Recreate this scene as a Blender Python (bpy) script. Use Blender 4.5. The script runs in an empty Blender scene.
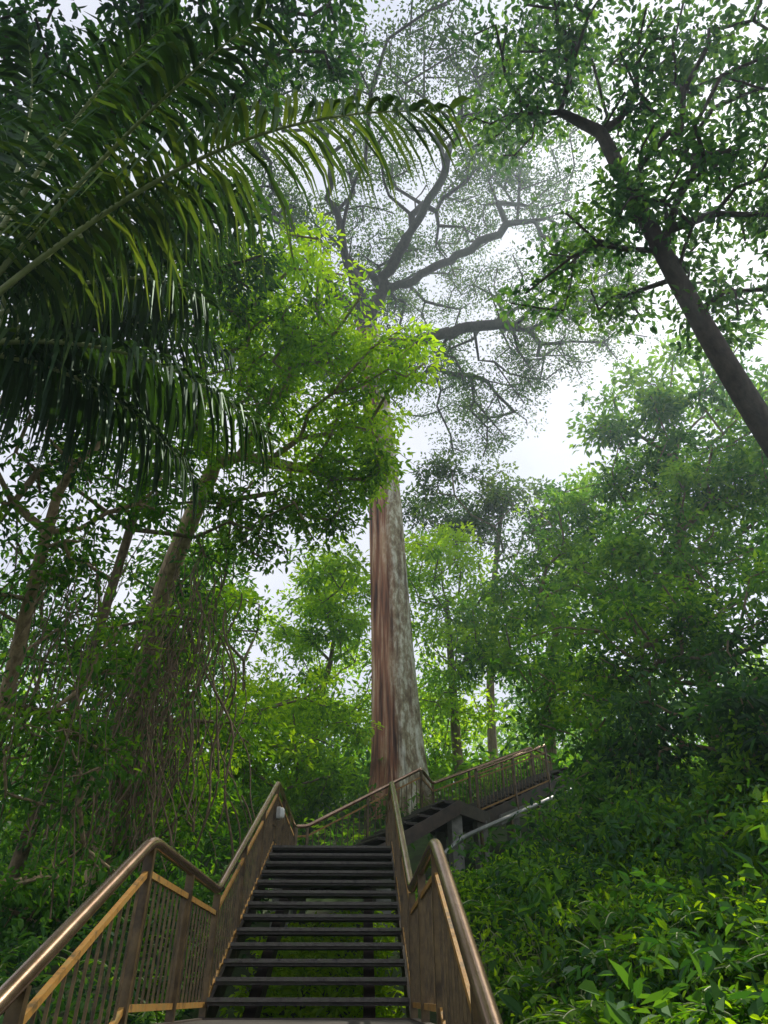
import bpy, math, numpy as np
from mathutils import Vector
rng = np.random.default_rng(7)
scene = bpy.context.scene

# ------------------------------------------------------------ mesh helper
class MB:
    def __init__(s):
        s.v=[]; s.n=0; s.f=[]; s.t=[]
    def add(s, verts, faces, mat=0, tone=0.5, smooth=False):
        verts=np.asarray(verts,dtype=np.float32).reshape(-1,3)
        if not isinstance(faces,list): faces=[faces]
        for f in faces:
            f=np.asarray(f,dtype=np.int32)
            s.f.append((f+s.n,mat,smooth))
        t=np.full(len(verts),tone,dtype=np.float32) if np.isscalar(tone) else np.asarray(tone,dtype=np.float32)
        s.t.append(t); s.v.append(verts); s.n+=len(verts)
    def obj(s,name,mats,parent=None):
        me=bpy.data.meshes.new(name)
        V=np.concatenate(s.v); T=np.concatenate(s.t)
        me.vertices.add(len(V)); me.vertices.foreach_set('co',V.ravel())
        loops=np.concatenate([f.ravel() for f,_,_ in s.f])
        tot=np.concatenate([np.full(len(f),f.shape[1]) for f,_,_ in s.f])
        mi=np.concatenate([np.full(len(f),m) for f,m,_ in s.f]).astype(np.int32)
        sm=np.concatenate([np.full(len(f),q) for f,_,q in s.f]).astype(bool)
        start=np.concatenate([[0],np.cumsum(tot)[:-1]]).astype(np.int32)
        me.loops.add(len(loops)); me.loops.foreach_set('vertex_index',loops.astype(np.int32))
        me.polygons.add(len(tot)); me.polygons.foreach_set('loop_start',start)
        me.polygons.foreach_set('material_index',mi); me.polygons.foreach_set('use_smooth',sm)
        for m in mats: me.materials.append(m)
        me.update(calc_edges=True)
        a=me.attributes.new('tone','FLOAT','POINT'); a.data.foreach_set('value',T)
        o=bpy.data.objects.new(name,me); scene.collection.objects.link(o)
        if parent: o.parent=parent
        return o

def empty(name):
    o=bpy.data.objects.new(name,None); scene.collection.objects.link(o); return o
def nrm(a):
    return a/np.maximum(np.linalg.norm(a,axis=-1,keepdims=True),1e-9)

# ------------------------------------------------------------ materials
def newmat(name):
    m=bpy.data.materials.new(name); m.use_nodes=True
    nt=m.node_tree; nt.nodes.clear()
    out=nt.nodes.new('ShaderNodeOutputMaterial')
    return m,nt,out
def ramp(nt,stops):
    r=nt.nodes.new('ShaderNodeValToRGB'); e=r.color_ramp.elements
    while len(e)<len(stops): e.new(0.5)
    for i,(p,c) in enumerate(stops):
        e[i].position=p; e[i].color=(*c,1)
    return r
def leafmat(name,dark,mid,light,trans=0.45,rough=0.55,boost=1.6,gloss=.045):
    m,nt,out=newmat(name)
    at=nt.nodes.new('ShaderNodeAttribute'); at.attribute_name='tone'
    r=ramp(nt,[(0.0,dark),(0.5,mid),(1.0,light)])
    nt.links.new(at.outputs['Fac'],r.inputs[0])
    p=nt.nodes.new('ShaderNodeBsdfDiffuse')
    nt.links.new(r.outputs[0],p.inputs[0])
    f=p
    if gloss:
        g=nt.nodes.new('ShaderNodeBsdfGlossy'); g.inputs['Roughness'].default_value=rough; g.inputs[0].default_value=(.75,.9,.8,1)
        f=nt.nodes.new('ShaderNodeMixShader'); f.inputs[0].default_value=gloss
        nt.links.new(p.outputs[0],f.inputs[1]); nt.links.new(g.outputs[0],f.inputs[2])
    t=nt.nodes.new('ShaderNodeBsdfTranslucent')
    mul=nt.nodes.new('ShaderNodeMix'); mul.data_type='RGBA'; mul.blend_type='MULTIPLY'; mul.inputs[0].default_value=1
    nt.links.new(r.outputs[0],mul.inputs[6]); mul.inputs[7].default_value=(boost*1.3,boost*1.25,boost*0.3,1)
    mul.clamp_result=False
    nt.links.new(mul.outputs[2],t.inputs[0])
    mx=nt.nodes.new('ShaderNodeMixShader'); mx.inputs[0].default_value=trans
    nt.links.new(f.outputs[0],mx.inputs[1]); nt.links.new(t.outputs[0],mx.inputs[2])
    nt.links.new(mx.outputs[0],out.inputs[0])
    return m
def noisemat(name,stops,scale=8,rough=0.8,metal=0.0,stretch=(1,1,1),bump=0.3,detail=5):
    m,nt,out=newmat(name)
    tc=nt.nodes.new('ShaderNodeTexCoord'); mp=nt.nodes.new('ShaderNodeMapping'); mp.inputs['Scale'].default_value=stretch
    nt.links.new(tc.outputs['Object'],mp.inputs[0])
    n=nt.nodes.new('ShaderNodeTexNoise'); n.inputs['Scale'].default_value=scale; n.inputs['Detail'].default_value=detail
    n.inputs['Roughness'].default_value=0.65
    nt.links.new(mp.outputs[0],n.inputs[0])
    r=ramp(nt,stops); nt.links.new(n.outputs[0],r.inputs[0])
    p=nt.nodes.new('ShaderNodeBsdfPrincipled'); p.inputs['Roughness'].default_value=rough; p.inputs['Metallic'].default_value=metal
    nt.links.new(r.outputs[0],p.inputs['Base Color'])
    b=nt.nodes.new('ShaderNodeBump'); b.inputs['Strength'].default_value=bump; b.inputs['Distance'].default_value=0.05
    nt.links.new(n.outputs[0],b.inputs['Height']); nt.links.new(b.outputs[0],p.inputs['Normal'])
    nt.links.new(p.outputs[0],out.inputs[0])
    return m

M_bright=leafmat('leaf_bright',(0.03,0.09,0.006),(0.11,0.24,0.010),(0.28,0.42,0.015),0.55,boost=2.0)
M_mid=leafmat('leaf_mid',(0.012,0.055,0.010),(0.055,0.16,0.018),(0.17,0.30,0.022),0.5,boost=1.9)
M_dark=leafmat('leaf_dark',(0.008,0.034,0.014),(0.028,0.095,0.028),(0.09,0.20,0.03),0.45,boost=1.8)
M_canopy_hazy=leafmat('leaf_canopy_haze_tint',(0.014,0.05,0.028),(0.036,0.10,0.045),(0.10,0.20,0.05),0.5,boost=1.9)  # leaning tree leaves, bluish haze mixed into their colour
M_hazy=leafmat('leaf_haze_tint',(0.02,0.075,0.035),(0.065,0.17,0.055),(0.16,0.29,0.06),0.5,boost=1.8,gloss=0)  # paler, bluer leaves: distance haze painted into the colour
M_fine=leafmat('leaf_fine',(0.016,0.045,0.018),(0.042,0.10,0.026),(0.10,0.17,0.035),0.45,gloss=0)
M_palm=leafmat('leaf_palm',(0.009,0.027,0.012),(0.026,0.066,0.022),(0.14,0.20,0.045),0.35,0.42,gloss=.06)
M_bark=noisemat('bark_brown',[(0.3,(0.08,0.06,0.04)),(0.7,(0.28,0.21,0.12))],6,0.9,stretch=(3,3,0.6),bump=0.6)
M_barkl=noisemat('bark_pale',[(0.3,(0.16,0.11,0.06)),(0.7,(0.48,0.36,0.21))],5,0.9,stretch=(3,3,0.6),bump=0.6)
M_barkd=noisemat('bark_dark',[(0.3,(0.02,0.016,0.014)),(0.7,(0.075,0.058,0.045))],5,0.9,stretch=(2,2,1),bump=0.5)
M_vine=noisemat('vine_stem',[(0.3,(0.09,0.065,0.04)),(0.7,(0.24,0.17,0.10))],10,0.9)
M_rachis=noisemat('palm_rachis',[(0.3,(0.2,0.25,0.10)),(0.7,(0.42,0.45,0.22))],4,0.5)

# ------------------------------------------------------------ geometry pieces
def tube(mb,path,rad,sides=6,mat=0,tone=0.5,cap=True):
    P=np.asarray(path,float); n=len(P); rad=np.full(n,rad) if np.isscalar(rad) else np.asarray(rad,float)
    T=np.gradient(P,axis=0); T=nrm(T)
    ref=np.array([0,0,1.]) if abs(T[0][2])<0.9 else np.array([1.,0,0])
    u=np.cross(T[0],ref); u/=np.linalg.norm(u)
    a=np.linspace(0,2*np.pi,sides,endpoint=False); ca=np.cos(a)[:,None]; sa=np.sin(a)[:,None]
    rings=[]
    for i in range(n):
        u=u-T[i]*np.dot(u,T[i]); u/=max(np.linalg.norm(u),1e-9); w=np.cross(T[i],u)
        rings.append(P[i]+rad[i]*(ca*u+sa*w))
    V=np.concatenate(rings)
    i=np.arange(n-1)[:,None]*sides; j=np.arange(sides)[None,:]; j2=(j+1)%sides
    F=np.stack([i+j,i+j2,i+sides+j2,i+sides+j],-1).reshape(-1,4)
    mb.add(V,[F],mat,tone,True)
    if cap:
        k=np.arange(sides)[None,:]
        mb.add(rings[0],[k[:,::-1]],mat,tone); mb.add(rings[-1],[k],mat,tone)

def box_beam(mb,a,b,w,h,mat=0):
    a=np.array(a,float); b=np.array(b,float); d=b-a
    s=np.array([-d[1],d[0],0]); s=s/max(np.linalg.norm(s),1e-9)*w/2; z=np.array([0,0,h/2])
    V=[a-s-z,a+s-z,a+s+z,a-s+z,b-s-z,b+s-z,b+s+z,b-s+z]
    mb.add(V,np.array([[0,1,2,3],[7,6,5,4],[0,4,5,1],[1,5,6,2],[2,6,7,3],[3,7,4,0]]),mat)
def post(mb,p,z0,z1,wx,wy,ang=0,mat=0):
    c,s=math.cos(ang),math.sin(ang)
    V=[]
    for z in (z0,z1):
        for (x,y) in ((-wx,-wy),(wx,-wy),(wx,wy),(-wx,wy)):
            V.append([p[0]+(x*c-y*s)/2,p[1]+(x*s+y*c)/2,z])
    mb.add(V,np.array([[3,2,1,0],[4,5,6,7],[0,1,5,4],[1,2,6,5],[2,3,7,6],[3,0,4,7]]),mat)

def leaf_geo(mb,B,D,N,L,W,tone,mat=0,six=False,fold=0.25):
    n=len(B); D=nrm(D); S=nrm(np.cross(D,N)); U=np.cross(S,D)
    L=np.broadcast_to(L,(n,))[:,None]; W=np.broadcast_to(W,(n,))[:,None]
    if six:
        V=np.stack([B,
            B+D*L*.28+S*W*.42+U*W*fold, B+D*L*.62+S*W*.40+U*W*fold*.8-U*L*.03, B+D*L-U*L*.12,
            B+D*L*.62-S*W*.40+U*W*fold*.8-U*L*.03, B+D*L*.28-S*W*.42+U*W*fold],1)
        i=np.arange(n)[:,None]*6
        F=np.concatenate([i+np.array([[0,1,2,3]]),i+np.array([[0,3,4,5]])])
    else:
        V=np.stack([B,B+D*L*.45+S*W*.5+U*W*fold,B+D*L,B+D*L*.45-S*W*.5+U*W*fold],1)
        i=np.arange(n)[:,None]*4
        F=np.concatenate([i+np.array([[0,1,2]]),i+np.array([[0,2,3]])])
    k=V.shape[1]
    mb.add(V.reshape(-1,3),F,mat,np.repeat(tone,k))

def clumps(mb,C,R,per,L,mat=0,tonev=None,six=False,flat=0.6,droop=0.35,wr=0.45,twigs=0,twmat=1):
    C=np.asarray(C); n=len(C)
    if tonev is None: tonev=rng.uniform(0.15,0.8,n)
    R=np.broadcast_to(R,(n,))
    idx=np.repeat(np.arange(n),per); m=len(idx)
    off=rng.normal(0,1,(m,3)); off=nrm(off)*(rng.random((m,1))**0.5)
    off*=R[idx][:,None]*np.array([1,1,flat])
    B=C[idx]+off
    D=nrm(off)*0.8+rng.normal(0,.6,(m,3))+np.array([0,0,-droop])
    N=np.array([0,0,1.])+rng.normal(0,.45,(m,3))
    LL=L*rng.uniform(.6,1.3,m)
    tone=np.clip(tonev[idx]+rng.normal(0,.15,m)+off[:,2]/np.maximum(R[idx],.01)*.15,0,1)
    leaf_geo(mb,B,D,N,LL,LL*wr*rng.uniform(.8,1.2,m),tone,mat,six)
    if twigs:
        for c,r in zip(C,R):
            for _ in range(twigs):
                e=c+rng.normal(0,.5,3)*r*np.array([1,1,flat]); mid=(c+e)/2+rng.normal(0,.08,3)*r
                tube(mb,[c,mid,e],[.012,.009,.004],3,twmat,cap=False)

def sample_lobes(lobes):
    pts=[];tone=[]
    for l in lobes:
        cx,cy,cz,r,n=l[:5]; tn=l[5] if len(l)>5 else 0.45
        d=nrm(rng.normal(0,1,(n,3)))*(rng.uniform(.25,1,(n,1))**0.45)*r*np.array([1.1,1.1,.8])
        d*=1+.25*np.sin(d[:,:1]*2.3+cx)*np.sin(d[:,1:2]*2.1+cy)
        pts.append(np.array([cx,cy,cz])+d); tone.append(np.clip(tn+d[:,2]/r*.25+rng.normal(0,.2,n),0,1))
    return np.concatenate(pts),np.concatenate(tone)

def spline(trunk,m):
    trunk=np.asarray(trunk,float)
    def cr(t):
        i=int(min(t,len(trunk)-1.0001)); f=t-i
        p0=trunk[max(i-1,0)];p1=trunk[i];p2=trunk[i+1];p3=trunk[min(i+2,len(trunk)-1)]
        return .5*((2*p1)+(-p0+p2)*f+(2*p0-5*p1+4*p2-p3)*f*f+(-p0+3*p1-3*p2+p3)*f**3)
    tt=np.linspace(0,len(trunk)-1,m)
    return tt,np.array([cr(t) for t in tt])

def grow(mb,trunk,trad,targets,fork,step=0.8,wig=0.12,tip=0.02,e=2.3,bal=0.3,mat=1,sides=6,trunk_sides=14,drawtrunk=True,minsc=.3,limbs=()):
    tt,TP=spline(trunk,len(trunk)*5); TR=np.interp(tt,np.arange(len(trunk)),trad)
    pos=[p for p in TP]; par=[-1]+list(range(len(TP)-1)); plen=[0.0]
    for i in range(1,len(TP)): plen.append(plen[-1]+np.linalg.norm(TP[i]-TP[i-1]))
    nt0=len(TP); f0=int(fork*nt0)
    for lb in limbs:
        lb=np.array(lb,float)
        j=int(np.argmin(np.linalg.norm(np.array(pos)-lb[0],axis=1)))
        _,LP=spline(lb,len(lb)*5)
        prev=j
        for q,pp in enumerate(LP[1:]):
            pp=pp+rng.normal(0,.10,3)*(1 if q>1 else 0)
            pos.append(pp); par.append(prev); plen.append(plen[prev]+np.linalg.norm(pp-pos[prev])); prev=len(pos)-1
    targets=np.asarray(targets)
    base=np.array(pos[f0:]) ; dd=np.min(np.linalg.norm(targets[:,None]-base[None],axis=2),axis=1)
    order=np.argsort(dd)
    for k in order:
        p=targets[k]; A=np.array(pos[f0:]); PL=np.array(plen[f0:])-plen[f0]
        c=np.linalg.norm(A-p,axis=1)+bal*PL
        j=int(np.argmin(c))+f0
        a=pos[j]; d=np.linalg.norm(p-a); n=max(1,int(d/step))
        prev=j
        bow=rng.normal(0,wig,3)*d; bow[2]+=abs(wig)*d*.5
        for q in range(1,n+1):
            s=q/n; pp=a+(p-a)*s+bow*math.sin(math.pi*s)+(rng.normal(0,wig*.5,3)*step if q<n else 0)
            pos.append(pp); par.append(prev); plen.append(plen[prev]+d/n); prev=len(pos)-1
    n=len(pos); r=np.zeros(n); acc=np.zeros(n); kids=[[] for _ in range(n)]
    for i in range(n-1,-1,-1):
        r[i]=max(acc[i],tip**e)**(1/e)
        if par[i]>=0: acc[par[i]]+=r[i]**e; kids[par[i]].append(i)
    rm=TR[-1]; sc=min(1.0,rm/max(r[nt0-1],1e-6))
    r=np.minimum(r*max(sc,minsc),rm*.85)
    r[:nt0]=TR
    stack=[(0,None)]
    while stack:
        i,pr=stack.pop(); chain=[i]
        while kids[chain[-1]]:
            ks=sorted(kids[chain[-1]],key=lambda q:-r[q])
            if chain[-1]<nt0-1: ks=sorted(ks,key=lambda q:(q!=chain[-1]+1 or q>=nt0))
            for q in ks[1:]: stack.append((q,chain[-1]))
            chain.append(ks[0])
        P=[pos[q] for q in chain]; R=[r[q] for q in chain]
        if pr is not None: P=[pos[pr]]+P; R=[min(r[pr],R[0]*1.25)]+R
        if i==0 and not drawtrunk:
            P=P[nt0-2:]; R=R[nt0-2:]
        if len(P)>1:
            tube(mb,P,R,trunk_sides if i==0 else (8 if R[0]>.12 else (sides if R[0]>.04 else 4)),mat,cap=False)

def make_tree(name,trunk,trad,lobes,leafm,barkm,per,L,R,fork=.6,six=False,flat=.6,droop=.35,twigs=0,wr=.45,**kw):
    root=empty(name)
    pts,tone=sample_lobes(lobes)
    mb=MB(); grow(mb,trunk,trad,pts,fork,mat=0,**kw); mb.obj('trunk_and_branches',[barkm],root)
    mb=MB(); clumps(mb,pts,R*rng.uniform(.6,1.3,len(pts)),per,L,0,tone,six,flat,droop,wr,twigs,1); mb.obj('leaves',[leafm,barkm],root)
    return root

# ------------------------------------------------------------ terrain
hy=[-400,-30,1.5,4.5,6.8,10.6,14,16,22,40,80,150,600]
hz=[-4,-2.5,-1.56,-1.15,-.8,.65,1.15,2.0,4.5,9.5,17,22,22]
def height(x,y):
    x=np.asarray(x,float);y=np.asarray(y,float)
    h=np.interp(y,hy,hz)
    co=np.interp(y,[2,9,15,30],[.36,.34,.16,.05])
    h=h+co*np.clip(x-.9,0,14)
    h=h-.12*np.clip(-1.7-x,0,12)
    bump=.12*np.sin(x*1.3+y*.7)+.1*np.sin(x*.6-y*1.9+1)
    return h+bump*np.clip((np.abs(x+.4)-1.2)/1.5,0,1)
gx=np.concatenate([np.linspace(-400,-20,20),np.linspace(-19,19,120),np.linspace(20,400,20)])
gy=np.concatenate([np.linspace(-400,-6,20),np.linspace(-5,40,150),np.linspace(41,500,30)])
X,Y=np.meshgrid(gx,gy); Z=height(X,Y)
mb=MB(); V=np.stack([X,Y,Z],-1).reshape(-1,3); nx=len(gx); ny=len(gy)
i=(np.arange(ny-1)[:,None]*nx+np.arange(nx-1)[None,:]).ravel()
mb.add(V,np.stack([i,i+1,i+nx+1,i+nx],-1),0,.5,True)
M_ground=noisemat('forest_floor',[(0.3,(0.03,0.025,0.015)),(0.5,(0.035,0.06,0.015)),(0.7,(0.06,0.11,0.02))],3,0.95,bump=.8)
mb.obj('ground',[M_ground])

# ------------------------------------------------------------ stairs
M_tread=noisemat('tread_timber',[(0.35,(0.018,0.015,0.012)),(0.55,(0.045,0.037,0.029)),(0.75,(0.035,0.05,0.02))],7,0.6,bump=.5)
M_nose_hilite=noisemat('nosing_highlight',[(0.3,(0.025,0.022,0.02)),(0.5,(0.09,0.08,0.065)),(0.75,(0.05,0.07,0.03))],12,0.5,bump=.3)  # lighter than the tread: edge highlight painted as colour
M_conc=noisemat('stair_concrete',[(0.3,(0.12,0.12,0.11)),(0.7,(0.30,0.30,0.26))],5,0.9,bump=.4)
M_steel=noisemat('stringer_paint',[(0.3,(0.035,0.028,0.022)),(0.7,(0.09,0.066,0.045))],6,0.6,bump=.1)
M_hand=noisemat('handrail_bronze',[(0.3,(0.26,0.16,0.105)),(0.7,(0.50,0.34,0.24))],5,0.22,metal=.9,bump=.03)
M_post=noisemat('rail_brown_paint',[(0.35,(0.05,0.034,0.018)),(0.7,(0.17,0.115,0.05))],9,0.4,metal=.35,bump=.1)
M_ochre=noisemat('rail_ochre',[(0.35,(0.10,0.065,0.02)),(0.5,(0.34,0.17,0.03)),(0.75,(0.20,0.17,0.06))],10,0.55,bump=.15)
stair=empty('outdoor_staircase')
smats=[M_tread,M_nose_hilite,M_conc,M_steel]
def flight(p0,d,width,n,rise,run,nm):
    mb=MB(); d=np.array([d[0],d[1],0.]); d/=np.linalg.norm(d); rt=np.array([d[1],-d[0],0.])
    p0=np.array(p0,float)
    for k in range(n):
        a=p0+d*run*k+np.array([0,0,rise*(k+1)-.03])+d*(-.03)
        c=a+d*(run)/2+[0,0,rng.normal(0,.002)]
        w0=.03+rng.uniform(0,.004)
        box_beam(mb,c+rt*w0,c+rt*(width-.03),run-.02,.05,0)
        e=a+d*(-.006)+[0,0,.012]
        box_beam(mb,e+rt*.033,e+rt*(width-.033),.03,.03,1)  # thin strip carrying the painted highlight along the tread edge
    top=p0+d*run*n+np.array([0,0,rise*n])
    for off in (0,width):
        a=p0+rt*off; b=top+rt*off
        box_beam(mb,a+[0,0,-.12],b+[0,0,-.12],.05,.26,3)
    for off in (.35,width-.35):
        box_beam(mb,p0+rt*off+[0,0,-.17],top+rt*off+[0,0,-.17],.10,.20,3)
    mb.obj(nm,smats,stair); return top
def slab(poly,z,th,nm):
    mb=MB(); n=len(poly); V=[[x,y,z-th] for x,y in poly]+[[x,y,z] for x,y in poly]
    k=np.arange(n); mb.add(V,[k[None,::-1],(k+n)[None,:],np.stack([k,(k+1)%n,(k+1)%n+n,k+n],-1)],0)
    for q in range(n):
        a=poly[q];b=poly[(q+1)%n]; box_beam(mb,[a[0],a[1],z-.11],[b[0],b[1],z-.11],.06,.24,3)
    mb.obj(nm,smats,stair)
LX,RX=-1.24,.45
W=RX-LX
flight((LX,1.69,-1.54),(0,1),W,9,.1556,.3125,'lower_flight')
slab([(LX,4.52),(RX,4.52),(RX,6.78),(LX,6.78)],-.145,.14,'lower_landing')
flight((LX,6.8,-.14),(0,1),W,13,.1415,.296,'middle_flight')
slab([(LX,10.66),(RX,10.66),(RX,12.9),(.0,13.9),(-1.0,13.95),(LX,13.8)],1.695,.14,'middle_landing')
d3=np.array([2.44,1.2]);d3/=np.linalg.norm(d3)
flight((-1.0,13.9,1.70),d3,1.3,9,.153,.285,'turning_flight')
slab([(1.26,15.0),(1.85,13.85),(2.6,14.9),(1.7,16.35)],3.07,.14,'upper_landing')
d4=np.array([2.89,2.2]);d4/=np.linalg.norm(d4)
flight((1.62,16.2,3.07),d4,1.35,11,.14,.33,'upper_flight')
mb=MB()
def column(x,y,zt): post(mb,(x,y),float(height(x,y))-.4,zt,.22,.22,.3,2)
for x,y,zt in [(LX+.15,6.6,-.29),(RX-.15,6.6,-.29),(LX+.15,4.7,-.29),(RX-.15,4.7,-.29),(LX+.15,10.9,1.55),(RX-.15,10.9,1.55),(RX-.15,12.6,1.55),(LX+.18,13.6,1.55),(2.4,14.8,2.9),(1.8,14.1,2.9),(1.7,16,2.9),(3.3,15.9,3.4),(4.5,16.8,4.0)]:
    column(x,y,zt)
box_beam(mb,(2.9,15.5,3.05),(3.6,16.1,3.4),.2,.2,2)
mb.obj('concrete_supports',smats,stair)

# ------------------------------------------------------------ balustrades
def round_path(P,r=.12,k=5):
    P=[np.array(p,float) for p in P]; out=[P[0]]
    for i in range(1,len(P)-1):
        a=P[i-1]-P[i];b=P[i+1]-P[i];la=np.linalg.norm(a);lb=np.linalg.norm(b)
        q=min(r,la*.4,lb*.4); A=P[i]+a/la*q;B=P[i]+b/lb*q
        for t in np.linspace(0,1,k): out.append((1-t)**2*A+2*t*(1-t)*P[i]+t*t*B)
    out.append(P[-1])
    return np.array(out)
def balustrade(name,P,h=.9,spacing=1.15,sub=.17):
    mb=MB(); P=[np.array(p,float) for p in P]; up=np.array([0,0,1.])
    tube(mb,round_path([p+up*h for p in P]),.036,14,0)
    for i in range(len(P)-1):
        a,b=P[i],P[i+1]; d=b-a; l=np.hypot(d[0],d[1])
        if l<.05: continue
        ang=math.atan2(d[1],d[0])
        box_beam(mb,a+up*(h-sub),b+up*(h-sub),.026,.035,2)
        box_beam(mb,a+up*.09,b+up*.09,.026,.035,2)
        n=max(1,round(l/spacing))
        for k in range(n+1):
            if k==0 and i>0: continue
            q=a+d*k/n
            post(mb,q,q[2]-.22,q[2]+h-.03,.045,.055,ang,1)
        m=int(l/.118)
        for k in range(1,m):
            q=a+d*k/m; post(mb,q,q[2]+.09,q[2]+h-sub,.012,.014,ang,1)
    return mb.obj(name,[M_hand,M_post,M_ochre])
balustrade('stair_railing',[(LX,1.3,-1.54),(LX,1.72,-1.53),(LX,4.5,-.14),(LX,6.83,-.14),(LX,10.65,1.70),(LX,13.8,1.70)])
balustrade('stair_railing',[(RX,1.3,-1.54),(RX,1.72,-1.53),(RX,4.5,-.14),(RX,6.7,-.14),(RX,10.6,1.70),(RX,12.6,1.70)])
balustrade('stair_railing',[(-1.2,13.85,1.70),(-1.0,13.93,1.72),(1.26,15.05,3.08),(1.62,16.22,3.07),(4.49,18.4,4.54),(5.2,19.2,4.54)])
balustrade('stair_railing',[(2.45,15.1,3.07),(4.4,16.6,4.06)],spacing=1.0)
mb=MB()
tube(mb,round_path([(1.35,13.2,1.95),(1.9,14.0,2.45),(4.9,16.5,3.95)],.3),.04,10,0)
for t in (.15,.4,.65,.9):
    p=np.array([1.9,14.0,2.45])*(1-t)+np.array([4.9,16.5,3.95])*t
    post(mb,p,p[2]-.9,p[2],.05,.05,.6,1)
mb.obj('metal_pipe_handrail',[noisemat('galvanised',[(0.3,(0.3,0.3,0.3)),(0.7,(0.5,0.5,0.5))],9,.4,metal=.6,bump=.05),M_post])

# stair light : small bulkhead lamp on the top post
mb=MB()
lx,ly,lz=LX+.05,10.38,2.12
th=np.linspace(0,2*np.pi,24,endpoint=False)
def rsq(r,k=4):
    c,s=np.cos(th),np.sin(th); q=(np.abs(c)**k+np.abs(s)**k)**(-1/k); return q*r
prof=[(0.0,.05),(.0,.062),(.05,.066),(.055,.056),(.085,.054),(.105,.04),(.112,.005)]
rings=[np.stack([np.full(24,lx+p[0]),ly+np.cos(th)*rsq(p[1]),lz+np.sin(th)*rsq(p[1])*1.3],-1) for p in prof]
for k in range(len(prof)-1):
    j=np.arange(24);j2=(j+1)%24
    mb.add(np.concatenate([rings[k],rings[k+1]]),np.stack([j,j2,24+j2,24+j],-1),0 if k<3 else 1,.5,k>3)
post(mb,(lx-.03,ly),lz-.16,lz+.12,.05,.05,0,2)
mb.obj('stair_light',[noisemat('lamp_body',[(0.3,(0.3,0.3,0.28)),(0.7,(0.5,0.5,0.47))],9,.5,bump=.05),noisemat('lamp_diffuser',[(0.3,(0.6,0.62,0.58)),(0.7,(0.75,0.75,0.7))],4,.25,bump=.0),M_post])

# ------------------------------------------------------------ giant tree
giant=empty('giant_rainforest_tree')
tp=np.array([(1.15,22,3.6),(1.1,22,6),(.95,22,10),(.72,22,16),(.3,22,22),(-.15,21.9,26.5)])
tr=np.array([1.0,.80,.70,.64,.60,.50])
zs=np.concatenate([np.linspace(3.6,8,20),np.linspace(8.3,26.5,50)])
th=np.linspace(0,2*np.pi,56,endpoint=False)
Vs=[];Ts=[]
for z in zs:
    c=np.array([np.interp(z,tp[:,2],tp[:,0]),np.interp(z,tp[:,2],tp[:,1])]); R=np.interp(z,tp[:,2],tr)
    fl=.06+.26*math.exp(-(z-4.2)/2.2)
    lob=np.cos(3*th+.4+.05*z)*.5+np.cos(5*th+1.2-.03*z)*.35+np.cos(9*th+.1*z)*.12
    g=-.26*np.exp(-((np.angle(np.exp(1j*(th-(-1.72+.012*z)))))/.12)**2)-.18*np.exp(-((np.angle(np.exp(1j*(th-(-2.2)))))/.10)**2)
    rr=R*(1+fl*lob+g)
    Vs.append(np.stack([c[0]+rr*np.cos(th),c[1]+rr*np.sin(th),np.full(56,z)],-1))
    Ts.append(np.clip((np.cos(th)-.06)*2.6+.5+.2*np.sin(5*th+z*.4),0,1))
mb=MB(); nz=len(zs); i=np.arange(nz-1)[:,None]*56; j=np.arange(56)[None,:]; j2=(j+1)%56
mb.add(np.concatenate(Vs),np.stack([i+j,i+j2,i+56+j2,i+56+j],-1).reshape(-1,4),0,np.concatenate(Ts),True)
m,nt,out=newmat('giant_bark')
tc=nt.nodes.new('ShaderNodeTexCoord'); mp=nt.nodes.new('ShaderNodeMapping'); mp.inputs['Scale'].default_value=(4,4,.25)
nt.links.new(tc.outputs['Object'],mp.inputs[0])
mp2=nt.nodes.new('ShaderNodeMapping'); mp2.inputs['Scale'].default_value=(1.6,1.6,.7); nt.links.new(tc.outputs['Object'],mp2.inputs[0])
n1=nt.nodes.new('ShaderNodeTexNoise'); n1.inputs['Scale'].default_value=1.6; n1.inputs['Detail'].default_value=9; nt.links.new(mp.outputs[0],n1.inputs[0])
n2=nt.nodes.new('ShaderNodeTexNoise'); n2.inputs['Scale'].default_value=2.6; n2.inputs['Detail'].default_value=10; n2.inputs['Roughness'].default_value=.72; nt.links.new(mp2.outputs[0],n2.inputs[0])
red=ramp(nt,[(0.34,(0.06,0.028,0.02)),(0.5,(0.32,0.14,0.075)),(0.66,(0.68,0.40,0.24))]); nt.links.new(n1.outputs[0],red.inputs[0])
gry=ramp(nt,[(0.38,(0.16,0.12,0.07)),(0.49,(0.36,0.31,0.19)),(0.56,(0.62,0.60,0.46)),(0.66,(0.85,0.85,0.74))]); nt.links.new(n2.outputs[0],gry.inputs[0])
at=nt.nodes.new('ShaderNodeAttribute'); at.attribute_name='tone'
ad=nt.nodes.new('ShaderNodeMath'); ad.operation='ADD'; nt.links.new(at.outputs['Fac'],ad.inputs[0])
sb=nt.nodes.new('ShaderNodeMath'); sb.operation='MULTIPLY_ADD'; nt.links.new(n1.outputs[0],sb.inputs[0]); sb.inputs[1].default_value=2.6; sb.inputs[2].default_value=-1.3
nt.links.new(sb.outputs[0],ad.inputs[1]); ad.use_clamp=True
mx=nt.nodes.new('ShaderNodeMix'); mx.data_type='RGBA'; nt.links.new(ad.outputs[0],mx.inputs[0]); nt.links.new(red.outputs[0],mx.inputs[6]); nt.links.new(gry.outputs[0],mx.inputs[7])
p=nt.nodes.new('ShaderNodeBsdfPrincipled'); p.inputs['Roughness'].default_value=.9; nt.links.new(mx.outputs[2],p.inputs['Base Color'])
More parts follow.
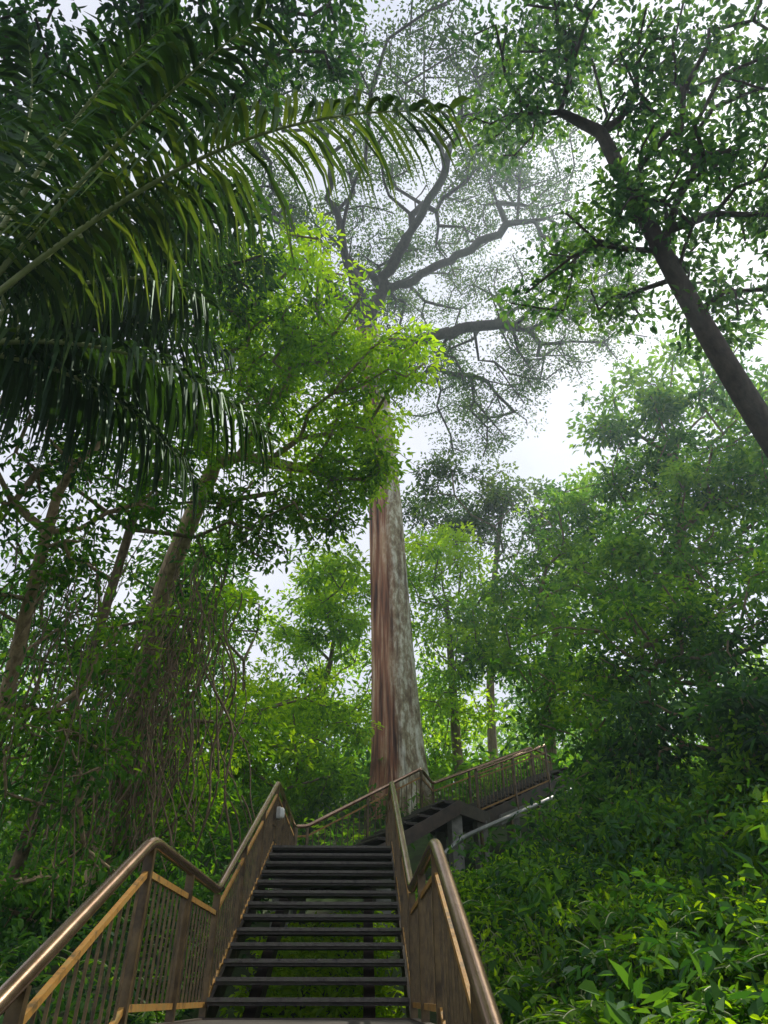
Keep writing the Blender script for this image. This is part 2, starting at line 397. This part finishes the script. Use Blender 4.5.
b=nt.nodes.new('ShaderNodeBump'); b.inputs['Strength'].default_value=1; b.inputs['Distance'].default_value=.2; nt.links.new(n1.outputs[0],b.inputs['Height']); nt.links.new(b.outputs[0],p.inputs['Normal'])
nt.links.new(p.outputs[0],out.inputs[0])
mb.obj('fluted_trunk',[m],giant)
n=820
ra=np.sqrt(rng.uniform(.01,1,n))*11.3; an=rng.uniform(0,2*np.pi,n)
ra*=1+.12*np.sin(3*an)+.1*np.sin(5*an+1)
tx=2.4+ra*np.cos(an); ty=21.5+ra*np.sin(an); tz=36.5-5.0*(ra/10.5)**2+rng.normal(0,.9,n)-(rng.random(n)<.2)*rng.uniform(1,3.5,n)
T=np.stack([tx,ty,tz],-1)
keep=np.sin(tx*.9+1)*np.sin(ty*.8)+np.sin(tz*1.3)*.4>-.62; T=T[keep]
T2,_=sample_lobes([(6.9,26,26.5,2.3,28),(3.5,25,26.5,1.9,18),(9.5,24,28.5,2.2,30),(-4.5,24,29,2.2,24),(11.5,21,30,2.0,26),(-2,25.5,27.5,1.6,10),(5.5,27,24.2,1.5,14)])
T=np.concatenate([T,T2])
limbs=[[(-.15,21.9,26.4),(-.9,20.8,29),(-1.9,18.9,32.3),(-2.4,16.5,34)],
 [(-.15,21.9,26.4),(.5,21.2,28.4),(1.65,19.9,30.7),(2.6,18.4,33.4)],
 [(.5,21.2,28.4),(2.6,20.5,28.9),(4.9,20.1,30.6),(7.4,19.4,32)],
 [(-.15,21.9,26.4),(-1.6,21.3,28.2),(-3.6,19.9,30.8),(-5.6,19.2,32.4)],
 [(.1,22,24.4),(1.6,22.0,25.6),(3.2,22.1,26.2),(5.0,22.6,27.6),(7.6,23.2,28.6)],
 [(-.9,20.8,29),(-.4,22.5,31.5),(.8,24.5,33.5)],
 [(1.65,19.9,30.7),(3.2,17.6,32.2),(4.2,14.6,33.6)],
 [(-1.6,21.3,28.2),(-2.8,22.6,28.8),(-4.2,23.6,29.4)]]
mb=MB(); grow(mb,tp,tr,T,.93,step=1.0,wig=.15,tip=.046,bal=.32,e=2.05,mat=0,drawtrunk=False,minsc=.8,limbs=limbs); mb.obj('limbs',[M_barkd],giant)
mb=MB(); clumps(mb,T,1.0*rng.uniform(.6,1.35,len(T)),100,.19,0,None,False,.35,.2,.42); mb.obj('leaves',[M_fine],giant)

# ------------------------------------------------------------ nearer trees
make_tree('rainforest_tree',[(-5.5,16.2,.6),(-4.95,14.8,3.3),(-4.4,13.3,5.3),(-4.0,12.2,7.0),(-3.1,10.9,8.9)],[.30,.25,.22,.20,.15],
 [(-1.0,10.1,10.0,1.7,50,.7),(-2.05,9.1,11.2,1.5,40,.65),(-.6,11,8.8,1.2,26,.7),(-2.8,9.5,9.0,1.2,26,.45),(-1.3,8.3,10.8,1.2,26,.8),(.1,9.0,9.9,.9,18,.8),(0,9.9,8.6,.8,16,.7),(-1.2,10.6,7.7,.9,18,.4),(-3.2,8.6,10.6,1.1,22,.4),(-2.2,10.5,7.6,.8,14,.3)],
 M_bright,M_barkl,85,.14,.5,fork=.62,six=True,twigs=1,wr=.42)
make_tree('understory_tree',[(-5.2,10.2,.2),(-4.66,8.8,3.2),(-4.3,7.9,4.3),(-4.0,7.2,5.3)],[.11,.09,.075,.06],
 [(-4.1,6.6,6.2,1.1,26,.2),(-4.4,7.7,4.7,.9,18,.4),(-3.4,7.9,6.2,.8,14,.6),(-3.9,9.3,4.1,.8,10,.6),(-4.2,9.2,2.5,.9,24,.4),(-4.1,10.1,1.3,1.0,26,.3)],
 M_mid,M_barkl,54,.13,.45,fork=.3,six=True,twigs=1)
make_tree('understory_tree',[(-6.2,13.6,.2),(-5.3,12.2,3),(-4.6,11,5.5),(-3.9,9.6,7.6)],[.13,.11,.085,.07],
 [(-4.4,9.6,7.6,1.1,24,.5),(-3.3,9.6,7.4,.8,14,.6),(-2.6,10.4,6.6,.7,10,.6),(-5.0,11.3,5.2,.9,18,.4),(-5.6,11,6.6,.8,14,.4),(-3.5,11.5,5.6,.6,7,.5),(-5.3,12.6,2.6,.9,18,.4),(-3.4,13.6,2.2,.7,16,.5),(-2.6,13.0,4.0,.6,9,.6)],
 M_mid,M_bark,54,.13,.5,fork=.3,six=True,twigs=1)
make_tree('canopy_tree',[(-7.5,7,-1),(-6.8,6.5,4),(-5.9,5.6,8),(-4.8,5,10)],[.3,.25,.2,.15],
 [(-1.2,4.4,12.6,.9,14,.5),(-2.6,4.2,11.5,1.4,38,.4),(-4,4.3,11.2,1.5,42,.3),(-2.6,6.6,9.9,1.0,22,.4),(-4.6,5.6,9.4,1.4,38,.3),(-5.5,6.5,7.6,1.2,28,.3),(-3.6,6.6,8.6,1.1,26,.3)],
 M_dark,M_barkd,70,.15,.55,fork=.7,six=True)
make_tree('leaning_tree',[(9.0,9.6,2.5),(7.4,8.4,4.6),(5.85,7.3,6.8),(4.9,6.6,9.4),(4.0,5.8,12.4)],[.27,.225,.19,.15,.11],
 [(2.9,5.2,13.4,1.2,24,.5),(4.3,5,13.7,1.5,44,.45),(5.7,5.6,12.8,1.6,48,.4),(3.7,6.2,10.4,.9,16,.6),(3.05,6.8,9.6,.7,12,.6),(4.7,6,10.6,1.0,20,.5),(5.9,6.3,10.2,1.2,34,.5),(5.6,7.2,9.0,.7,12,.55),(4.4,7.7,9.8,.6,9,.6),(2.4,5.7,12.7,.7,12,.6),(6.6,5,12,1.6,38,.5),(7.2,7,10.6,1.1,20,.5)],
 M_canopy_hazy,M_barkd,44,.14,.48,fork=.72,six=True,wr=.5)

# ------------------------------------------------------------ surrounding trees
def bgtree(x,y,top,lobes,matl,per=85,L=.24,R=.75,rad=.25,**kw):
    z=float(height(x,y))-.3
    c=np.mean([[l[0],l[1],l[2]] for l in lobes],0)
    make_tree('rainforest_tree',[(x,y,z),(x+(c[0]-x)*.2,y,z+(top-z)*.35),(x+(c[0]-x)*.5,y+(c[1]-y)*.4,z+(top-z)*.7),(c[0],c[1],top)],[rad,rad*.8,rad*.6,rad*.4],lobes,matl,M_bark,per,L,R,fork=.5,**kw)
bgtree(-2.2,27,11,[(-1,26.5,11.9,2.1,40,.75),(-2.6,26,9.6,1.8,34,.7),(.2,27,9.3,1.6,24,.6),(-.8,27,14.6,1.7,30,.7),(-2.4,26,12.9,1.6,26,.6),(-1.4,23,13.4,1.2,20,.7)],M_bright)
bgtree(3.9,28,14,[(3.5,25,14.6,2.2,44,.8),(3.5,26,11.6,2.2,44,.7),(3.1,27.7,9.0,2.0,36,.7),(5.4,26,12.6,1.8,26,.6),(2.2,27,16.2,1.6,18,.6)],M_bright)
bgtree(6,32,20,[(7.2,27,19,2.3,52,.45),(4.1,27.5,20.5,2.3,50,.45),(9,28,17,2,34,.45)],M_fine)
bgtree(6.5,24,11,[(7.0,23,13.3,1.9,36,.6),(5.6,21.5,9.9,1.9,36,.65),(6.8,21,7.6,1.7,30,.5),(8.2,22,15.6,1.6,26,.5)],M_mid)
bgtree(-4.6,19,6,[(-3.6,17.5,5.4,1.5,36,.6),(-2.2,20,6.6,1.7,40,.7),(-4.0,15.4,3.6,1.2,26,.5),(-5.2,20,7.5,1.7,24,.5),(-3.7,16.4,8.3,1.0,16,.5),(-1.6,19,4.9,1.2,22,.5)],M_bright,85,.2,.7)
bgtree(-5.4,15.5,8,[(-4.5,14,8.2,1.1,20,.5),(-5.2,14.5,6.4,1.1,20,.4)],M_mid,70,.18,.55,.12)
bgtree(-9,24,10,[(-8,22,8,2.2,30,.4),(-7,26,12,2.2,32,.4),(-11,20,9,2.4,30,.3),(-6.0,22,12.5,1.7,26,.5)],M_mid)
bgtree(9.5,18,15,[(9.1,16.8,15.0,2.2,42,.55),(11.4,16,15.5,2.6,50,.55),(8.9,19,13.8,1.9,34,.6),(12,17,12,2.4,36,.5)],M_hazy)
bgtree(8.5,16,10,[(8.8,15,10.3,2.1,42,.6),(10.3,13.9,11.6,1.8,36,.6),(6.4,15.9,9,1.7,34,.65),(7.4,14.5,7.8,1.6,30,.55)],M_hazy,80,.21)
bgtree(6,14.2,6,[(4.9,14.4,6,1.3,30,.6),(6.1,13.1,6.1,1.6,36,.5),(7.4,11.9,6.1,1.6,36,.5),(5.0,13.3,4.2,1.2,26,.5)],M_mid,75,.17,.6,.14)
bgtree(6.6,11.5,4,[(5.5,11.4,3.5,1.2,30,.4),(4.5,12.9,3.1,.9,20,.45),(6.5,10.2,3.4,1.2,30,.4),(7.6,10.4,4.8,1.3,28,.4)],M_dark,75,.15,.5,.1,droop=.7,six=True)
def shrub(x,y,lobes,matl,L=.13):
    z=float(height(x,y))-.1
    make_tree('broadleaf_shrub',[(x,y,z),(x,y,z+.4),(x+.05,y,z+.9)],[.05,.04,.03],lobes,matl,M_bark,46,L,.34,fork=.3,six=True,tip=.008,step=.4)
shrub(4.5,9.4,[(4.3,9.2,1.9,.75,16,.5),(4.9,9.0,2.5,.7,14,.4),(3.8,9.8,1.7,.55,10,.6)],M_mid)
shrub(5.6,8.2,[(5.4,8.2,2.3,.8,18,.4),(5.1,8.8,3.0,.7,14,.3),(6.1,8.4,2.9,.8,14,.3)],M_dark,.16)
shrub(3.2,11.0,[(3.2,11,2.2,.6,12,.5),(3.9,11.4,2.7,.6,12,.4)],M_mid)
shrub(4.2,6.9,[(4.3,6.9,1.1,.6,14,.6),(4.9,6.8,1.5,.6,12,.5)],M_mid,.15)
shrub(3.6,5.2,[(3.6,5.2,.35,.5,12,.6),(4.0,5.4,.6,.45,9,.7)],M_mid,.13)

mb=MB(); L=[]
for k in range(90):
    a=rng.uniform(-1.0,1.0); d=rng.uniform(38,75)
    x=d*math.sin(a); y=d*math.cos(a)+5
    L.append((x,y,float(height(x,y))+rng.uniform(1,5.5 if x<4 else 9),rng.uniform(2.5,4.2),15,rng.uniform(.35,.75)))
pts,tone=sample_lobes(L); clumps(mb,pts,1.7,45,.6,0,tone,False,.6,.3,.5); mb.obj('distant_forest_foliage',[M_mid])

# ------------------------------------------------------------ palms
def leaflets(mb,B,D,N,L,W,tone,dr,mat=0):
    n=len(B); D=nrm(D); S=nrm(np.cross(D,N))
    st=[];ks=[0,.3,.65,1.0]; ws=[.5,1.0,.75,.08]
    for k,w in zip(ks,ws):
        P=B+D*(L*k*(1-.3*np.minimum(dr,1.3)*k))[:,None]+np.array([0,0,-1.])*(dr*L*k*k*.85)[:,None]
        st+= [P+S*(W*w/2)[:,None],P-S*(W*w/2)[:,None]]
    V=np.stack(st,1); i=np.arange(n)[:,None]*8
    F=np.concatenate([i+np.array([[0,2,3,1]]),i+np.array([[2,4,5,3]]),i+np.array([[4,6,7,5]])])
    mb.add(V.reshape(-1,3),F,mat,np.repeat(tone,8))
def frond(mb,c,d,L,droop,ll,tone=.4,nl=66,width=.05,s0=.14,hang=(.8,1.45),rr=.03,side=None):
    c=np.array(c,float); d=nrm(np.array(d,float))
    s=np.linspace(0,1,26)[:,None]
    P=c+d*L*s+np.array([0,0,-1.])*droop*L*s**2
    if side is None: side=rng.normal(0,.05)
    sd=nrm(np.cross(d,np.array([0,0,1.])))*side*L
    P=P+sd*s**2*(1 if L>1.5 else 0)
    tube(mb,P,np.linspace(rr,.005,26),6,1,cap=False)
    T=nrm(np.gradient(P,axis=0))
    for sg in (-1,1):
        ss=np.linspace(s0,1,nl)+rng.normal(0,.004,nl); ss=np.clip(ss,0,1); x=ss*25
        B=np.stack([np.interp(x,np.arange(26),P[:,q]) for q in range(3)],-1)
        t=np.stack([np.interp(x,np.arange(26),T[:,q]) for q in range(3)],-1)
        S=nrm(np.cross(t,np.array([0,0,1.])))*sg
        U=np.cross(S*sg,t)
        D=S*1.0+t*(.35+.8*ss[:,None]**2)+U*(.05)+rng.normal(0,.13,(nl,3))
        l=ll*(np.sin(np.pi*np.clip(.22+.68*ss,0,1))**.7)*rng.uniform(.7,1.08,nl)
        leaflets(mb,B,D,U+S*.3*sg,l,np.full(nl,width)*rng.uniform(.7,1.15,nl),np.clip(tone+rng.normal(0,.14,nl),0,1),rng.uniform(*hang,nl))
def palm(name,c,fronds,base,first=None):
    root=empty(name); mb=MB()
    c=np.array(c,float)
    tube(mb,[base,(np.array(base)+c)/2+[.1,.05,0],c],[.17,.15,.13],12,0)
    mb.obj('trunk',[M_bark],root)
    mb=MB()
    for k,f in enumerate(fronds): frond(mb,c+nrm(np.array(f[0],float))*.1,*f,side=0 if (k==0 and first) else None)
    mb.obj('fronds',[M_palm,M_rachis],root)
palm('palm_tree',(-3.4,3.7,4.1),[
 ((3.9,-1.5,5.1),6.5,.66,1.0,.65),
 ((2.6,-1.4,5.2),6.0,.55,1.0,.45),
 ((2.0,-.2,4.6),5.2,.52,1.0,.35),
 ((1.4,-1.6,5),5.4,.45,1.0,.3),
 ((1.5,.9,4.0),4.8,.5,.95,.3),
 ((.5,-.5,4),5.0,.4,.95,.2),
 ((1.0,1.6,2.6),3.8,.5,.9,.25),
 ((2.3,1.0,2.0),3.4,.6,.85,.3),
 ((1.5,1.2,1.3),2.6,.65,.8,.2),
 ((-1,1.6,1.8),3.2,.4,.7,.3),((-2,-.6,1.8),3.2,.4,.7,.3),((-.8,-2,1.6),3.2,.4,.7,.3),((.9,-2,1.5),3.2,.4,.7,.3),((-2,1,.9),3.2,.4,.7,.3)],(-3.9,3.6,-1.8),True)
palm('palm_tree',(-4.4,5.6,6.4),[
 ((2.6,-.6,3.0),4.3,.55,.95,.3),((2,-1.2,4.0),4.6,.5,.95,.2),((2.4,.4,2.0),3.3,.6,.85,.25),((1.6,-1.6,2.0),3.6,.6,.85,.2),
 ((1.8,1.5,1.9),3.2,.5,.8,.25),((.3,-2,2.4),3.6,.5,.85,.2),((-1,-1.5,2),3,.4,.7,.2),((-2,1,1.4),3,.4,.7,.2),((0,2,1.6),3,.4,.7,.2),((1.6,-.4,1.0),2.6,.6,.8,.15)],(-5.2,6,-1.6))

# ------------------------------------------------------------ vines
mb=MB(); LB=[]
def vine(x,y,z0,z1,r,wander):
    n=22; z=np.linspace(z0,z1,n); ph=rng.uniform(0,6,4)
    px=x+wander*(np.sin(z*1.1+ph[0])*.5+np.sin(z*3.3+ph[1])*.22)+ (z-z0)*rng.normal(0,.12)
    py=y+wander*(np.sin(z*.8+ph[2])*.5+np.sin(z*2.7+ph[3])*.22)
    P=np.stack([px,py,z],-1); tube(mb,P,r,4,0,cap=False)
    return P
for k in range(130):
    t=rng.random()
    P=vine(-4.3+1.5*t+rng.normal(0,.25),12.6-1.6*t+rng.normal(0,.4),rng.uniform(3.6,5.4)+t*2.0,rng.uniform(1.4,3.2),rng.uniform(.006,.02),.45)
    LB.append(P[rng.integers(0,22,3)])
for k in range(36):
    P=vine(rng.uniform(-5.2,-3.4),rng.uniform(7.5,10.5),rng.uniform(4.5,6.8),rng.uniform(.5,2.5),rng.uniform(.004,.013),.25)
    LB.append(P[rng.integers(2,20,3)])
C=np.concatenate(LB); clumps(mb,C,.2,7,.11,1,None,True,1.2,.9,.5)
mb.obj('hanging_vines',[M_vine,M_mid])

# ------------------------------------------------------------ undergrowth
def ok(x,y):
    inside=(x>LX-.15)&(x<RX+.2)&(y<14)
    st=(y>12.5)&(y<19.5)&(np.abs((x-1.3)*.6-(y-14.6)*.8)<1.3)&(x>-1.5)&(x<5.6)
    return ~inside&~st
def scatter(mb,n,xr,yr,h,per,L,R,mat,six=True,tn=(.2,.8),flat=.7,wr=.42):
    x=rng.uniform(*xr,n);y=rng.uniform(*yr,n);k=ok(x,y);x=x[k];y=y[k]
    z=height(x,y)+rng.uniform(.2,1,len(x))**.8*h
    clumps(mb,np.stack([x,y,z],-1),R*rng.uniform(.7,1.4,len(x)),per,L,mat,rng.uniform(*tn,len(x)),six,flat,.2,wr)
mb=MB()
scatter(mb,1000,(.9,6.5),(3.2,13),.5,32,.085,.22,0,tn=(.1,.9))
scatter(mb,340,(.9,6),(3.5,12),.75,24,.075,.22,1,tn=(.3,.9))
scatter(mb,160,(1.2,6),(3.5,12),.9,14,.16,.3,2,tn=(.3,.9),wr=.5)
scatter(mb,170,(1.4,6),(4.5,12),1.3,28,.11,.34,2,tn=(.2,.9))
scatter(mb,550,(-7,-1.5),(2.5,14),.7,26,.13,.3,2,tn=(.1,.8))
scatter(mb,600,(-10,12),(13,24),.7,28,.2,.45,0)
scatter(mb,420,(-16,18),(22,40),1.2,34,.35,.8,0)
x=rng.uniform(LX+.1,RX-.1,260);y=rng.uniform(6.9,10.4,260)
zs_=np.minimum(height(x,y)+rng.uniform(.05,.4,260),-.14+(y-6.8)*.478-.36)
clumps(mb,np.stack([x,y,zs_],-1),.18,16,.10,1,rng.uniform(.8,1,260),True,.5,.1,.45)
mb.obj('undergrowth_foliage',[M_mid,M_bright,M_dark])
mb=MB()
def rosette(x,y,n,L,tone,mat=0,zoff=.0):
    z=float(height(x,y))+zoff
    a=rng.uniform(0,2*np.pi,n); el=rng.uniform(.2,1.2,n)
    D=np.stack([np.cos(a)*np.cos(el),np.sin(a)*np.cos(el),np.sin(el)],-1)
    st=rng.uniform(.1,.45,n)
    B=np.array([x,y,z])+D*st[:,None]
    for b in B: tube(mb,[(x,y,z-.3),b*.5+np.array([x,y,z])*.5+[0,0,.03],b],[.008,.006,.004],4,1,cap=False)
    D2=D+np.array([0,0,-.6]); LL=L*rng.uniform(.5,1.25,n)
    leaf_geo(mb,B,D2,np.array([0,0,1.])+D*.3+rng.normal(0,.25,(n,3)),LL,LL*rng.uniform(.32,.48,n),np.clip(tone+rng.normal(0,.15,n),0,1),mat,True,.2)
for k in range(90):
    x=rng.uniform(1.3,6);y=rng.uniform(3.8,9)
    rosette(x,y,rng.integers(7,14),rng.uniform(.11,.24),rng.uniform(.2,1),0,.25)
for x,y in [(2.0,4.3),(2.6,4.7),(2.35,4.1),(3.0,5.2),(2.9,4.5),(3.5,5.6)]:
    rosette(x,y,12,.22,.75,0,.4)
mb.obj('broadleaf_plants',[M_mid,M_rachis])
mb=MB()
for k in range(90):
    if k<65: x=rng.uniform(1.2,5.5);y=rng.uniform(4.2,12)
    else: x=rng.uniform(-5,-1.7);y=rng.uniform(5,13)
    z=float(height(x,y))+.3
    for q in range(7):
        a=rng.uniform(0,6.28)
        frond(mb,(x,y,z),(math.cos(a),math.sin(a),rng.uniform(.6,1.6)),rng.uniform(.6,1.0),.55,.15,rng.uniform(.3,.8),18,.03,.1,(.1,.4),.008)
mb.obj('fern_plants',[M_mid,M_rachis])

# ------------------------------------------------------------ humid haze
m,nt,out=newmat('humid_air')
vs=nt.nodes.new('ShaderNodeVolumeScatter'); vs.inputs['Color'].default_value=(.72,.88,1,1); vs.inputs['Density'].default_value=.0019; vs.inputs['Anisotropy'].default_value=.68
nt.links.new(vs.outputs[0],out.inputs['Volume'])
mb=MB()
V=[(x,y,z) for z in (-8,38) for (x,y) in ((-60,-20),(60,-20),(60,90),(-60,90))]
mb.add(V,np.array([[3,2,1,0],[4,5,6,7],[0,1,5,4],[1,2,6,5],[2,3,7,6],[3,0,4,7]]))
mb.obj('humid_haze',[m])

# ------------------------------------------------------------ camera, light, sky
cam=bpy.data.cameras.new('camera'); co=bpy.data.objects.new('camera',cam); scene.collection.objects.link(co)
co.location=(0,0,0); co.rotation_euler=(math.radians(90+35.4),0,math.radians(-1.8))
cam.sensor_fit='VERTICAL'; cam.sensor_height=36; cam.lens=24.0; cam.clip_end=2000; cam.clip_start=.05
scene.camera=co
az=math.radians(46); el=math.radians(54)
sd=Vector((math.sin(az)*math.cos(el),math.cos(az)*math.cos(el),math.sin(el)))
sl=bpy.data.lights.new('sun','SUN'); sl.energy=5.0; sl.angle=math.radians(1.0); sl.color=(1,.95,.82)
so=bpy.data.objects.new('sun',sl); scene.collection.objects.link(so); so.rotation_euler=sd.to_track_quat('Z','Y').to_euler()
w=bpy.data.worlds.new('World'); scene.world=w; w.use_nodes=True; nt=w.node_tree; nt.nodes.clear()
out=nt.nodes.new('ShaderNodeOutputWorld'); bg=nt.nodes.new('ShaderNodeBackground'); bg.inputs[1].default_value=.15
sky=nt.nodes.new('ShaderNodeTexSky'); sky.sky_type='NISHITA'; sky.sun_disc=False; sky.sun_elevation=el; sky.sun_rotation=az
tc=nt.nodes.new('ShaderNodeTexCoord'); n=nt.nodes.new('ShaderNodeTexNoise'); n.inputs['Scale'].default_value=2.2; n.inputs['Detail'].default_value=6
nt.links.new(tc.outputs['Generated'],n.inputs[0])
cr=ramp(nt,[(0.35,(5.4,5.7,6.6)),(0.65,(7.2,7.3,7.8))]); nt.links.new(n.outputs[0],cr.inputs[0])
mx=nt.nodes.new('ShaderNodeMix'); mx.data_type='RGBA'; mx.inputs[0].default_value=.82
nt.links.new(sky.outputs[0],mx.inputs[6]); nt.links.new(cr.outputs[0],mx.inputs[7]); nt.links.new(mx.outputs[2],bg.inputs[0]); nt.links.new(bg.outputs[0],out.inputs[0])
scene.view_settings.view_transform='Standard'; scene.view_settings.look='None'; scene.view_settings.exposure=0
print('verts',sum(len(o.data.vertices) for o in scene.objects if o.type=='MESH'))
